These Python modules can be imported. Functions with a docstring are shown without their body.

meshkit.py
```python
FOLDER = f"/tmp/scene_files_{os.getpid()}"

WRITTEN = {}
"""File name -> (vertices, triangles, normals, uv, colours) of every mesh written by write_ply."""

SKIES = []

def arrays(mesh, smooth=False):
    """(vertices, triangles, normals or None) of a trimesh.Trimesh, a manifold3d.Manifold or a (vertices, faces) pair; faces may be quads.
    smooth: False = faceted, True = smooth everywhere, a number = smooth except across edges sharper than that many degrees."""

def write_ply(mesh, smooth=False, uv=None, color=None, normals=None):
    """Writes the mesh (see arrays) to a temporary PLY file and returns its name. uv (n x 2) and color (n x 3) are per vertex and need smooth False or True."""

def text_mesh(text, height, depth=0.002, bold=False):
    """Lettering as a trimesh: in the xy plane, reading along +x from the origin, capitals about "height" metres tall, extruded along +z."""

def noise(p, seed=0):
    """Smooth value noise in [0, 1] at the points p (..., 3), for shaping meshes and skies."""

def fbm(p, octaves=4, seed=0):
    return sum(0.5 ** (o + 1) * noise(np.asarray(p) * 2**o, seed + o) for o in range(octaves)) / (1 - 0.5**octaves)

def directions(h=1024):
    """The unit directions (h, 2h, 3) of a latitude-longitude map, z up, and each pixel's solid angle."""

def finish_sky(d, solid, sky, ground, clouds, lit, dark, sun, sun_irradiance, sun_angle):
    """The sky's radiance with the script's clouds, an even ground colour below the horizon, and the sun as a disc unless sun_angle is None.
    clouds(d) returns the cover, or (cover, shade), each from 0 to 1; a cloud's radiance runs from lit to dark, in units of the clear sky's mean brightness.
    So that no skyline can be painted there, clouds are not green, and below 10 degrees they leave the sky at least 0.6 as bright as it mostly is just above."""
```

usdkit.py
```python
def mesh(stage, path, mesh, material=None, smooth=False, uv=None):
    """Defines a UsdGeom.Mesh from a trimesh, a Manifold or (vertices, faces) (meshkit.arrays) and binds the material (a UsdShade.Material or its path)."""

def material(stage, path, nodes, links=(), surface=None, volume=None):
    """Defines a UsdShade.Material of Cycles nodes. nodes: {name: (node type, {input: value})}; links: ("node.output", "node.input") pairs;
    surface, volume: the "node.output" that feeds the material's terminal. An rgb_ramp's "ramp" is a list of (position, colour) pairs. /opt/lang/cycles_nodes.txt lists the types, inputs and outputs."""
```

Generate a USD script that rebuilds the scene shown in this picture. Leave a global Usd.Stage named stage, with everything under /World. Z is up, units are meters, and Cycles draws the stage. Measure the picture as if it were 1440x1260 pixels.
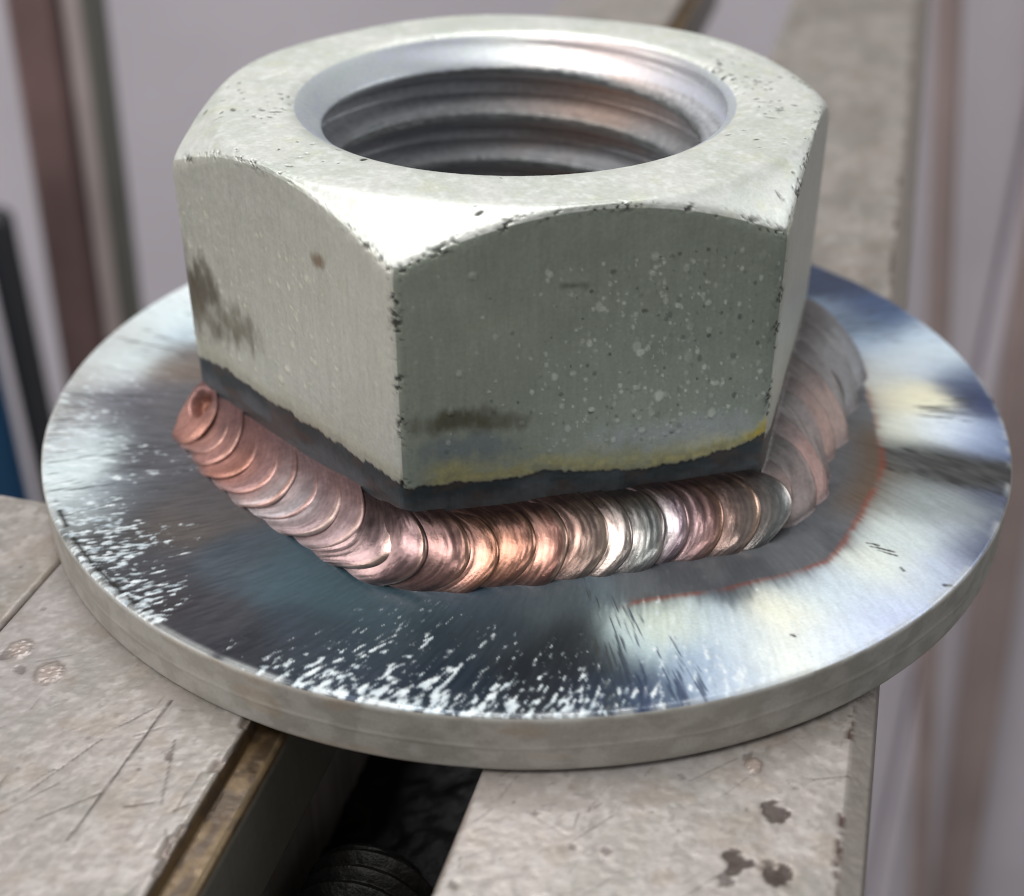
import math
import numpy as np
import usdkit
from meshkit import fbm, noise
from pxr import Gf, Sdf, Usd, UsdGeom, UsdLux, UsdShade, Vt

stage = Usd.Stage.CreateInMemory()
UsdGeom.SetStageUpAxis(stage, UsdGeom.Tokens.z)
UsdGeom.SetStageMetersPerUnit(stage, 1.0)
world = UsdGeom.Xform.Define(stage, '/World')
stage.SetDefaultPrim(world.GetPrim())
UsdGeom.Scope.Define(stage, '/World/Looks')
T = Sdf.ValueTypeNames
MM = 0.001
TOP = 4.113          # washer top above the jaw tops (mm); jaw tops are z = 0

# ------------------------------------------------------------------ camera
cam = UsdGeom.Camera.Define(stage, '/World/camera')
cam.CreateHorizontalApertureAttr(36.0)
cam.CreateVerticalApertureAttr(31.5)
cam.CreateFocalLengthAttr(1935.45 / 1440 * 36)
cam.CreateClippingRangeAttr(Gf.Vec2f(0.004, 100))
cam.CreateFStopAttr(32.0)
cam.CreateFocusDistanceAttr(0.085)
cam.CreateExposureAttr(0.13)
cam.AddTranslateOp().Set(Gf.Vec3d(-1.0397 * MM, -92.312 * MM, (52.953 + TOP) * MM))
cam.AddRotateXOp().Set(90 - 32.129)

# ------------------------------------------------------------------ light: even workshop light and two ceiling / window lights
dome = UsdLux.DomeLight.Define(stage, '/World/ambient_light')
usdkit.material(stage, '/World/Looks/ambient', {'b': ('background_shader', {'color': (0.93, 0.97, 1.0), 'strength': 0.17})}, surface='b.background')
UsdShade.MaterialBindingAPI.Apply(dome.GetPrim()).Bind(UsdShade.Material.Get(stage, '/World/Looks/ambient'))


def rect(name, pos, aim, w, h, power, color):
    l = UsdLux.RectLight.Define(stage, '/World/' + name)
    l.CreateWidthAttr(w)
    l.CreateHeightAttr(h)
    l.CreateIntensityAttr(power)
    l.CreateColorAttr(Gf.Vec3f(*color))
    m = Gf.Matrix4d().SetLookAt(Gf.Vec3d(*pos), Gf.Vec3d(*aim), Gf.Vec3d(0, 0.3, 1)).GetInverse()
    l.AddTransformOp().Set(m)
    return l


rect('ceiling_lamp', (-0.38, -0.47, 1.15), (0, 0, 0), 0.85, 0.45, 7.2, (1.0, 0.985, 0.955))
rect('ceiling_lamp_002', (-0.15, 0.42, 1.25), (0, 0, 0), 0.9, 0.5, 7.0, (0.98, 0.99, 1.0))
rect('ceiling_lamp_001', (0.32, -0.95, 0.72), (0, 0, 0), 0.40, 0.16, 5.0, (1.0, 0.98, 0.95))
rect('window_light', (-1.25, -0.25, 0.50), (0, 0, 0), 0.9, 0.8, 3.2, (1.0, 0.985, 0.96))
rect('window_light_001', (1.35, 0.25, 0.75), (0, 0, 0), 0.8, 0.7, 2.6, (0.95, 0.98, 1.0))


# ------------------------------------------------------------------ helpers
def lin(*c):
    c = np.asarray(c, float) / 255.0
    return np.where(c <= 0.04045, c / 12.92, ((c + 0.055) / 1.055) ** 2.4)


def sm(a, b, x):
    t = np.clip((x - a) / (b - a), 0, 1)
    return t * t * (3 - 2 * t)


def mix(a, b, t):
    t = np.asarray(t)[..., None]
    return np.asarray(a) * (1 - t) + np.asarray(b) * t


used = {}


def numbered(path):
    used[path] = used.get(path, -1) + 1
    return path if used[path] == 0 else f'{path}_{used[path]:03d}'


def info(prim, label=None, cat=None, group=None, kind=None):
    for k, v in (('label', label), ('category', cat), ('group', group), ('kind', kind)):
        if v:
            prim.SetCustomDataByKey(k, v)
    return prim


def thing(name, label, cat, at=(0, 0, 0), group=None):
    x = UsdGeom.Xform.Define(stage, numbered('/World/' + name))
    x.AddTranslateOp().Set(Gf.Vec3d(*[a * MM for a in at]))
    info(x.GetPrim(), label, cat, group)
    return x.GetPrim()


def normals_of(v, f):
    n = np.zeros_like(v)
    fn = np.cross(v[f[:, 1]] - v[f[:, 0]], v[f[:, 2]] - v[f[:, 0]])
    for k in range(3):
        for c in range(3):
            n[:, c] += np.bincount(f[:, k], fn[:, c], len(v))
    return n / np.maximum(np.linalg.norm(n, axis=1, keepdims=True), 1e-20)


def put(name, v, f, mat, parent=None, tint=None, prm=None, vec=None, nrm=None, base=(0, 0, 0)):
    """One Mesh prim from mm vertices; tint / prm / vec are per-vertex primvars."""
    path = numbered((str(parent.GetPath()) if parent else '/World') + '/' + name)
    m = UsdGeom.Mesh.Define(stage, path)
    v = np.asarray(v, float)
    f = np.asarray(f, np.int32)
    m.CreatePointsAttr(Vt.Vec3fArray.FromNumpy(((v - np.asarray(base)) * MM).astype(np.float32)))
    m.CreateFaceVertexCountsAttr(Vt.IntArray.FromNumpy(np.full(len(f), f.shape[1], np.int32)))
    m.CreateFaceVertexIndicesAttr(Vt.IntArray.FromNumpy(np.ascontiguousarray(f).ravel()))
    m.CreateSubdivisionSchemeAttr('none')
    if nrm is not None:
        m.CreateNormalsAttr(Vt.Vec3fArray.FromNumpy(nrm.astype(np.float32)))
        m.SetNormalsInterpolation('vertex')
    api = UsdGeom.PrimvarsAPI(m)
    for nm, a in (('tint', tint), ('prm', prm), ('vec', vec)):
        if a is not None:
            api.CreatePrimvar(nm, T.Color3fArray if nm != 'vec' else T.Float3Array, 'vertex').Set(Vt.Vec3fArray.FromNumpy(np.ascontiguousarray(a, np.float32)))
    UsdShade.MaterialBindingAPI.Apply(m.GetPrim()).Bind(UsdShade.Material.Get(stage, '/World/Looks/' + mat))
    return m.GetPrim()


def grid_faces(rows, cols, wrap=False):
    c = cols if wrap else cols - 1
    i, j = np.meshgrid(np.arange(rows - 1), np.arange(c), indexing='ij')
    a = i * cols + j
    b = i * cols + (j + 1) % cols
    q = np.stack([a, b, b + cols, a + cols], -1).reshape(-1, 4)
    return q


def tri(q):
    return np.vstack([q[:, [0, 1, 2]], q[:, [0, 2, 3]]])


def seg_dist(x, y, p, q):
    p, q = np.asarray(p, float), np.asarray(q, float)
    d = q - p
    t = np.clip(((x - p[0]) * d[0] + (y - p[1]) * d[1]) / max(d @ d, 1e-9), 0, 1)
    return np.hypot(x - p[0] - t * d[0], y - p[1] - t * d[1])


def rbf(x, y, pts, vals, sigma):
    """Normalised Gaussian blend of scattered samples."""
    num = np.zeros(x.shape + (vals.shape[1],))
    den = np.zeros(x.shape)
    for p, c in zip(pts, vals):
        w = np.exp(-((x - p[0]) ** 2 + (y - p[1]) ** 2) / (2 * sigma ** 2)) + 1e-90
        den += w
        num += w[..., None] * c
    return num / den[..., None]


# ------------------------------------------------------------------ materials
def look(name, metallic=0.0, rough=0.5, bump=(900, 0.00002), color=None, coat=0.0, mottled=None, aniso=0.0, spec=0.5):
    """Vertex-painted (or plain) surface with fine mottling and fine bump. prm = (roughness, metallic, -)."""
    nodes = {'g': ('geometry', {}), 'p': ('principled_bsdf', {'metallic': metallic, 'roughness': rough, 'coat_weight': coat, 'coat_roughness': 0.2, 'specular_ior_level': spec}),
             'n': ('noise_texture', {'scale': bump[0], 'detail': 4.0, 'roughness': 0.6}),
             'b': ('bump', {'strength': 1.0, 'distance': bump[1]}),
             'm': ('noise_texture', {'scale': (mottled or (3000, 0.1))[0], 'detail': 3.0}),
             'r': ('map_range', {'from_min': 0.3, 'from_max': 0.7, 'to_min': 1 - (mottled or (3000, 0.1))[1], 'to_max': 1 + (mottled or (3000, 0.1))[1]}),
             'x': ('vector_math', {'math_type': 'scale'})}
    links = [('g.position', 'n.vector'), ('g.position', 'm.vector'), ('n.fac', 'b.height'), ('b.normal', 'p.normal'),
             ('m.fac', 'r.value'), ('r.result', 'x.scale'), ('x.vector', 'p.base_color')]
    if color is None:
        nodes['t'] = ('attribute', {'attribute': 'tint'})
        nodes['q'] = ('attribute', {'attribute': 'prm'})
        nodes['s'] = ('separate_xyz', {})
        links += [('t.vector', 'x.vector1'), ('q.vector', 's.vector'), ('s.x', 'p.roughness'), ('s.y', 'p.metallic')]
    else:
        nodes['x'][1]['vector1'] = tuple(float(c) for c in color)
    usdkit.material(stage, '/World/Looks/' + name, nodes, links, surface='p.BSDF')


look('zinc', bump=(2200, 0.000014), mottled=(4200, 0.06))
look('washer_steel', bump=(5200, 0.000004), mottled=(5000, 0.06))
look('weld_metal', bump=(6000, 0.000010), mottled=(3500, 0.14))
look('worn_paint', bump=(1500, 0.00002), mottled=(2500, 0.06))
look('thread_steel', bump=(3000, 0.00003), mottled=(2500, 0.15))
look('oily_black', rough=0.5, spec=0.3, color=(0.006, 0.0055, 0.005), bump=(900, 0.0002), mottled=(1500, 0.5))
look('lilac_panel', rough=0.6, color=lin(206, 199, 207), bump=(60, 0.0003), mottled=(14, 0.06))
look('brown_steel', rough=0.55, color=lin(116, 92, 90), bump=(80, 0.0003), mottled=(30, 0.25))
look('brown_batten', rough=0.6, color=lin(158, 140, 137), bump=(80, 0.0003), mottled=(20, 0.15))
look('grey_green_steel', rough=0.5, color=lin(98, 96, 90), bump=(80, 0.0003), mottled=(30, 0.15))
look('pale_edge', rough=0.5, color=lin(185, 170, 168), bump=(80, 0.0003), mottled=(30, 0.15))
look('blue_paint', rough=0.45, color=lin(18, 74, 112), bump=(60, 0.0003), mottled=(20, 0.1))
look('black_rubber', rough=0.6, color=(0.035, 0.036, 0.042), bump=(60, 0.0003))
look('concrete', rough=0.9, color=(0.22, 0.21, 0.20), bump=(40, 0.001), mottled=(8, 0.2))


# ------------------------------------------------------------------ setting: floor and the panelled wall behind
def box_mesh(x0, x1, y0, y1, z0, z1, bev=0.0):
    import trimesh
    if bev <= 0:
        b = trimesh.creation.box(bounds=[[x0, y0, z0], [x1, y1, z1]])
        return np.array(b.vertices), np.array(b.faces)
    pts = []
    for sx, a in ((1, x0), (-1, x1)):
        for sy, b in ((1, y0), (-1, y1)):
            for sz, c in ((1, z0), (-1, z1)):
                pts += [(a, b + sy * bev, c + sz * bev), (a + sx * bev, b, c + sz * bev), (a + sx * bev, b + sy * bev, c)]
    h = trimesh.convex.convex_hull(np.array(pts))
    return np.array(h.vertices), np.array(h.faces)


def put_box(name, bounds, mat, parent=None, bev=0.5, shear=0.0, base=(0, 0, 0)):
    v, f = box_mesh(*bounds, bev)
    v = v.copy()
    v[:, 0] += shear * (v[:, 2] + 54)          # a lean: x shifts with height
    return put(name, v, f, mat, parent, base=base)


p = put_box('floor', (-1500, 1500, -900, 1200, -760, -740), 'concrete')
info(p, kind='structure')
p = put_box('wall', (-1100, 1100, 420, 440, -740, 260), 'concrete')
info(p, kind='structure')

B = (60, 380, -740)
cab = thing('metal_cabinet', 'pale lilac sheet metal cabinet standing blurred behind the vise', 'cabinet', B)
put_box('side_panel', (-420, 42, 375, 419, -739, 30), 'lilac_panel', cab, 2, base=B)
put_box('side_panel', (43.5, 178, 372, 419, -739, 30), 'lilac_panel', cab, 2, base=B)
put_box('side_panel', (179.5, 420, 366, 419, -739, 30), 'lilac_panel', cab, 2, base=B)
B = (-120, 262, -740)
post = thing('steel_post', 'brown leaning steel post with pale and grey green edges, left behind the nut', 'post', B)
put_box('flange', (-129, -116, 258, 264, -739, 0), 'brown_steel', post, 1.5, 0.035, base=B)
put_box('web', (-115.6, -109.8, 260, 264, -739, 0), 'pale_edge', post, 1, 0.035, base=B)
put_box('lip', (-109.4, -104.5, 256, 264, -739, 0), 'grey_green_steel', post, 1, 0.035, base=B)
B = (-158, 240, -740)
import trimesh
cyl = thing('blue_bottle', 'dark blue cylinder with a black collar at the left picture edge', 'cylinder', B)
prof = np.array([[0, -739], [17, -739], [19, -736], [19, -100], [17, -90], [12, -84], [0, -84]])
m = trimesh.creation.revolve(prof, sections=48)
put('body', np.array(m.vertices) + [-162, 240, 0], np.array(m.faces), 'blue_paint', cyl, base=B)
prof = np.array([[0, -83.5], [13, -83.5], [14.5, -81], [14.5, -73], [13, -70], [0, -70]])
m = trimesh.creation.revolve(prof, sections=40)
put('collar', np.array(m.vertices) + [-162, 240, 0], np.array(m.faces), 'black_rubber', cyl, base=B)
p = put_box('black_hose_post', (-142, -135, 246, 256, -739, -84), 'black_rubber', None, 2)
info(p, 'thin black upright bar beside the dark blue cylinder', 'bar')
p = put_box('brown_upright', (132, 140, 344, 350, -739, 20), 'brown_batten', None, 1.5, -0.135)
info(p, 'narrow brown upright beside the far right edge of the vise jaw', 'upright')
p = put_box('rusty_batten', (172, 190, 356, 362, -739, 20), 'brown_batten', None, 2, -0.075)
info(p, 'brown batten fixed to the pale cabinet at the right picture edge', 'batten')

# ------------------------------------------------------------------ bench vise under the washer
CT, ST = math.cos(math.radians(15.2)), math.sin(math.radians(15.2))


def uv_to_xyz(u, v, z):
    return np.stack([u * CT + v * ST, -u * ST + v * CT, z + 0 * u], -1)


def xy_to_uv(x, y):
    return x * CT - y * ST, x * ST + y * CT


rng = np.random.default_rng(7)
VB = (0, 0, -45)
vise = thing('bench_vise', 'worn grey bench vise with two long scratched jaws and a dark slot under the washer', 'vise', VB)


def jaw_paint(X, Y, U, V, z, seed, chips, scratches, pits, edge_u=None, fine=1.0):
    """Colour, roughness and relief of a worn, scratched jaw top."""
    P = np.stack([U, V, 0 * U], -1)
    n1 = fbm(P * 0.28 + seed, 4, seed)
    n2 = fbm(P * 1.3 + seed, 4, seed + 5)
    n3 = fbm(np.stack([U * 2.2, V * 2.2, 0 * U], -1), 3, seed + 9)
    col = mix(lin(160, 151, 146), lin(148, 142, 136), sm(0.35, 0.65, n1))
    col = mix(col, lin(174, 167, 163), sm(0.50, 0.74, n2) * 0.6)
    col = mix(col, lin(122, 114, 109), sm(0.52, 0.72, n3) * sm(0.40, 0.65, n2) * 0.55)
    col = mix(col, lin(136, 120, 98), sm(0.56, 0.78, fbm(P * 0.5 + 31, 3, seed + 2)) * 0.28)
    r = np.random.default_rng(seed)
    dz = 0.05 * (n2 - 0.5) + 0.03 * (n3 - 0.5)
    rough = 0.40 + 0.3 * (n2 - 0.5)
    # small random scratches, then those one can see
    u0, u1, v0, v1 = U.min(), U.max(), V.min(), min(V.max(), 20)
    todo = list(scratches)
    for _ in range(int(340 * fine)):
        a, b = r.uniform(u0, u1), r.uniform(v0, v1)
        ang = r.normal(0.35, 0.5) if r.random() < 0.7 else r.uniform(0, math.pi)
        l = r.gamma(2.0, 0.9)
        x, y = a * CT + b * ST, -a * ST + b * CT
        todo.append(((x, y), (x + l * math.cos(ang + 0.7), y + l * math.sin(ang + 0.7)), r.uniform(0.025, 0.07), r.uniform(0.1, 0.7) ** 1.4))
    flat = (X.ravel(), Y.ravel())
    c, h = col.reshape(-1, 3), dz.ravel()
    for a, b, w, k in todo:
        near = np.nonzero((np.abs(flat[0] - (a[0] + b[0]) / 2) < abs(a[0] - b[0]) / 2 + 3 * w) & (np.abs(flat[1] - (a[1] + b[1]) / 2) < abs(a[1] - b[1]) / 2 + 3 * w))[0]
        if len(near) == 0:
            continue
        x, y = flat[0][near], flat[1][near]
        d = seg_dist(x, y, a, b) + 0.05 * (noise(np.stack([x * 3, y * 3, 0 * x], -1), seed) - 0.5)
        t = np.exp(-(d / w) ** 2) * k
        c[near] = mix(c[near], lin(70, 62, 58), t)
        h[near] -= 0.022 * t
    for x0, y0, rr, k in chips:       # paint knocked off to dark metal
        near = np.nonzero((np.abs(flat[0] - x0) < 4 * rr) & (np.abs(flat[1] - y0) < 4 * rr))[0]
        x, y = flat[0][near], flat[1][near]
        q = np.stack([x * 1.7, y * 1.7, 0 * x], -1)
        d = np.hypot((x - x0) * 0.8, (y - y0) * 0.75) / rr + 1.5 * (fbm(q, 3, seed + 3) - 0.5)
        t = sm(1.05, 0.8, d) * k
        c[near] = mix(c[near], lin(64, 52, 47), t)
        h[near] -= 0.045 * t
    for x0, y0, rr in pits:           # weld spatter / dents with a raised glinting rim
        near = np.nonzero((np.abs(flat[0] - x0) < 3 * rr) & (np.abs(flat[1] - y0) < 3 * rr))[0]
        x, y = flat[0][near], flat[1][near]
        q = np.stack([x * 4, y * 4, 0 * x], -1)
        d = np.hypot(x - x0, (y - y0) * 0.9) / rr + 0.5 * (fbm(q, 3, seed + 4) - 0.5)
        h[near] += 0.12 * sm(1.05, 0.75, d) * (0.6 + 0.8 * (noise(q * 2, 5) - 0.5)) 
        c[near] = mix(c[near], lin(120, 104, 94), np.exp(-((d - 1) / 0.2) ** 2) * 0.9)
        c[near] = mix(c[near], lin(165, 145, 132), sm(0.9, 0.5, d) * 0.7)
    # random small pock marks
    for _ in range(int(90 * fine)):
        a, b, rr = r.uniform(u0, u1), r.uniform(v0, v1), r.gamma(2, 0.07) + 0.05
        x0, y0 = a * CT + b * ST, -a * ST + b * CT
        near = np.nonzero((np.abs(flat[0] - x0) < 3 * rr) & (np.abs(flat[1] - y0) < 3 * rr))[0]
        x, y = flat[0][near], flat[1][near]
        t = sm(1.2, 0.6, np.hypot(x - x0, y - y0) / rr + noise(np.stack([x * 5, y * 5, 0 * x], -1), 3) - 0.5) * r.uniform(0.3, 0.9)
        c[near] = mix(c[near], lin(92, 82, 76), t)
        h[near] -= 0.02 * t
    return c.reshape(col.shape), rough, h.reshape(dz.shape)


def vlines(v0, v1):
    near = np.arange(v0, -4, 0.12)
    far = np.concatenate([np.arange(-4, 20, 0.4), np.arange(20, v1 + 0.1, 1.0)])
    far = far[far <= v1 + 1e-6]
    return np.concatenate([near[near < v1], far[far > near[-1] + 0.05]])


def jaw(name, profile, v0, v1, seed, chips=(), scratches=(), pits=(), extra=None, skew=0.0, label=None):
    """A long bar: profile rows (u, z, top?) swept along v. Rows are refined where they are seen."""
    pu = [np.array(profile[0][:2], float)]
    tag = [profile[0][2]]
    for a, b in zip(profile[:-1], profile[1:]):
        l = math.hypot(b[0] - a[0], b[1] - a[1])
        k = max(1, int(l / (0.13 if b[2] else 4)))
        for i in range(1, k + 1):
            pu.append(np.array(a[:2]) * (1 - i / k) + np.array(b[:2]) * i / k)
            tag.append(b[2])
    pu, tag = np.array(pu), np.array(tag)
    vs = vlines(v0, v1)
    U = np.repeat(pu[:, :1], len(vs), 1) - skew * (vs[None, :] + 40)
    Z = np.repeat(pu[:, 1:], len(vs), 1)
    V = np.repeat(vs[None, :], len(pu), 0)
    X, Y = U * CT + V * ST, -U * ST + V * CT
    col, rough, dz = jaw_paint(X, Y, U, V, Z, seed, chips, scratches, pits)
    met = np.full(U.shape, 0.32)
    col, rough, Z2 = (extra(U, V, Z, tag, col, rough, Z + dz * (tag[:, None] > 0)) if extra else (col, rough, Z + dz * (tag[:, None] > 0)))
    verts = np.stack([X, Y, Z2], -1).reshape(-1, 3)
    q = grid_faces(len(pu), len(vs))
    f = tri(q)
    # end caps
    r0 = np.arange(len(pu)) * len(vs)
    caps = []
    for col_i, flip in ((0, False), (len(vs) - 1, True)):
        ring = r0 + col_i
        for i in range(1, len(ring) - 1):
            caps.append([ring[0], ring[i + 1], ring[i]] if not flip else [ring[0], ring[i], ring[i + 1]])
    nrm = normals_of(verts, f)
    f = np.vstack([f, np.array(caps)])
    prm = np.stack([rough, met, 0 * met], -1).reshape(-1, 3)
    p = put(name, verts, f, 'worn_paint', vise, col.reshape(-1, 3), prm, nrm=nrm, base=VB)
    if label:
        info(p, label)
    return p


def round_top(u0, u1, z, r, left=True, right=True, k=5):
    pts = []
    if left:
        pts += [(u0 + r - r * math.cos(t), z - r + r * math.sin(t), 1) for t in np.linspace(0, math.pi / 2, k)]
    else:
        pts += [(u0, z, 1)]
    if right:
        pts += [(u1 - r + r * math.sin(t), z - r + r * math.cos(t), 1) for t in np.linspace(0, math.pi / 2, k)]
    else:
        pts += [(u1, z, 1)]
    return pts


# right jaw: chamfered outer edge with the paint knocked off along it
def right_extra(U, V, Z, tag, col, rough, Z2):
    n = fbm(np.stack([U * 1.2, V * 0.9, Z], -1), 3, 12)
    bev = sm(26.75, 26.95, U)
    col = mix(col, lin(124, 116, 110), bev)
    edge = np.exp(-((U - 26.75) / 0.22) ** 2) * sm(0.50, 0.58, n)
    col = mix(col, lin(72, 52, 46), edge)
    Z2 = Z2 - 0.10 * edge
    # bright rubbed patch close to the washer, chipped inner edge
    rub = np.exp(-(((U - 13) / 5.5) ** 2 + ((V + 31.0) / 2.3) ** 2)) * (0.4 + fbm(np.stack([U, V * 2, 0 * U], -1), 3, 44))
    col = mix(col, lin(184, 180, 180), np.clip(rub, 0, 0.8))
    inner = np.exp(-((U - 6.5) / 0.35) ** 2) * sm(0.45, 0.6, n)
    col = mix(col, lin(120, 106, 94), inner * 0.8)
    # blurred dirt further back
    far = sm(15, 40, V)
    d = fbm(np.stack([U * 0.22, V * 0.07, 0 * U], -1), 3, 71)
    col = mix(col, lin(116, 109, 102), far * sm(0.42, 0.7, d) * 0.4)
    return col, rough, Z2


prof = [(6.6, -40, 0), (6.6, -0.8, 0)] + round_top(6.6, 26.8, -0.28, 0.35, True, False)[1:] + [(27.0, -0.38, 1), (28.1, -1.03, 1), (28.3, -1.38, 1), (28.3, -40, 0)]
jaw('jaw', prof, -66, 172, 21,
    chips=[(13.5, -38.6, 0.6, 0.9), (10.8, -42.1, 0.68, 0.95), (12.9, -43.1, 0.6, 0.95), (10.1, -43.5, 0.4, 0.7), (8.6, -36.0, 0.25, 0.6), (12.6, -34.6, 0.3, 0.5)],
    scratches=[((6.5, -36), (8.2, -33.6), 0.06, 0.6), ((9, -36.4), (12, -34.6), 0.06, 0.5), ((16.0, -36.3), (18.4, -36.0), 0.05, 0.6), ((2, -41), (4.5, -39), 0.06, 0.5)],
    pits=[(12.8, -35.2, 0.5)], extra=right_extra, skew=-0.004, label='right jaw with dark chips along its bevelled edge')


# left jaw: rebated inner edge (dirty brown step)
def left_extra(U, V, Z, tag, col, rough, Z2):
    n = fbm(np.stack([U * 1.5, V * 0.8, Z], -1), 3, 15)
    Us = U + 0.012 * (V + 40)
    step = sm(-7.75, -7.55, Us)
    col = mix(col, mix(lin(104, 84, 58), lin(76, 60, 44), sm(0.4, 0.6, n)), step)
    lip = np.exp(-((Us + 5.9) / 0.16) ** 2) * sm(-1.7, -1.2, Z)
    col = mix(col, lin(180, 166, 138), lip * 0.8)
    face = sm(-1.7, -2.1, Z) * sm(-7, -6, Us)
    col = mix(col, lin(112, 108, 100), face)
    bite = np.exp(-((Us + 7.9) / 0.35) ** 2) * sm(0.53, 0.62, n)
    col = mix(col, lin(110, 96, 86), bite * 0.8)
    Z2 = Z2 - 0.2 * bite * (tag[:, None] > 0)
    # greyer, smudged far side
    col = mix(col, lin(158, 152, 152), 0.35 * sm(-16, -24, Us))
    return col, rough, Z2


prof = [(-26.6, -40, 0), (-26.6, -0.5, 0)] + round_top(-26.6, -7.6, 0, 0.3)[1:] + [(-7.5, -1.25, 1), (-6.05, -1.45, 1), (-5.85, -1.6, 1), (-5.7, -2.2, 1), (-5.6, -9, 1), (-9, -11, 1), (-9, -40, 0)]
jaw('jaw', prof, -66, 172, 33,
    chips=[(-32.9, -26.0, 0.45, 0.8), (-15.9, -34.2, 0.35, 0.7), (-31.6, -27.3, 0.3, 0.7)],
    scratches=[((-21.6, -30.1), (-24.9, -41.0), 0.09, 0.95), ((-20.7, -33.4), (-20.4, -38.4), 0.07, 0.7), ((-28, -37.4), (-25, -33.4), 0.06, 0.7), ((-27.0, -39.5), (-24.0, -37.6), 0.07, 0.6), ((-24.2, -32.3), (-22.6, -30.9), 0.07, 0.7), ((-19.8, -40.2), (-19.2, -42), 0.08, 0.7), ((-22.4, -38.6), (-20.9, -38.3), 0.08, 0.7), ((-30.2, -40), (-26.5, -36.8), 0.06, 0.55), ((-23.2, -33.1), (-21.7, -32.4), 0.06, 0.5)],
    pits=[(-29.7, -27.6, 0.85), (-32.2, -25.4, 0.8)], extra=left_extra, skew=0.012, label='left jaw with a rebated dirty brown inner edge')
prof = [(-75, -40, 0), (-75, -0.8, 0)] + round_top(-75, -27.1, -0.25, 0.4)[1:] + [(-27.1, -40, 0)]
jaw('jaw_block', prof, -66, -17.6, 45, scratches=[], skew=0.0, label='block beside the left jaw, behind a dark seam')

# slide bed at the bottom of the slot and the threaded screw lying in it
v = uv_to_xyz(*[a.ravel() for a in np.meshgrid(np.arange(-9.5, 8.1, 0.5), np.arange(-66, 172, 0.5), indexing='ij')], 0)
v[:, 2] = -24 + 1.2 * fbm(v * 0.6, 4, 3)
q = grid_faces(36 if False else len(np.arange(-9.5, 8.1, 0.5)), len(np.arange(-66, 172, 0.5)))
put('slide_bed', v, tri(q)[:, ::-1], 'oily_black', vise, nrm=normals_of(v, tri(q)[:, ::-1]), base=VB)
nt, ns = 64, 420
th, sv = np.meshgrid(np.linspace(0, 2 * np.pi, nt, endpoint=False), np.linspace(0, 1, ns), indexing='ij')
th, sv = th.T, sv.T
along = -30.0 - sv * 34
ph = ((along / 1.35) + th / (2 * np.pi)) % 1
rad = 4.6 - 0.7 * np.abs(2 * ph - 1) ** 1.2 + 0.08 * noise(np.stack([th * 3, along, 0 * th], -1), 3)
rad = np.where(sv == 0, 0.0, rad * np.minimum(1, 0.55 + sv * 12))
scr = uv_to_xyz(-2.0 + rad * np.cos(th), along, -17.4 + rad * np.sin(th)).reshape(-1, 3)
q = grid_faces(ns, nt, True)
f = tri(q)
nn = normals_of(scr, f)
cn = scr - uv_to_xyz(np.full(len(scr), -2.0), along.ravel(), np.full(len(scr), -17.4))
if (nn * cn).sum() < 0:
    f = f[:, ::-1]
    nn = -nn
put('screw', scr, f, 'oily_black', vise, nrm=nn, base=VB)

# ------------------------------------------------------------------ the nut welded to the washer
NX, NY, ROT, A = -0.8217, 1.9622, 3.3707, 24.1426
H, RCH, RCS, RB = 22.973, 20.83, 15.37, 13.11
AP = A * math.cos(math.pi / 6)
WB = (0, 0, 0)
weldment = thing('welded_nut', 'zinc plated hex nut welded onto a round steel washer with coppery ripple beads', 'welded nut', WB)


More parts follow.
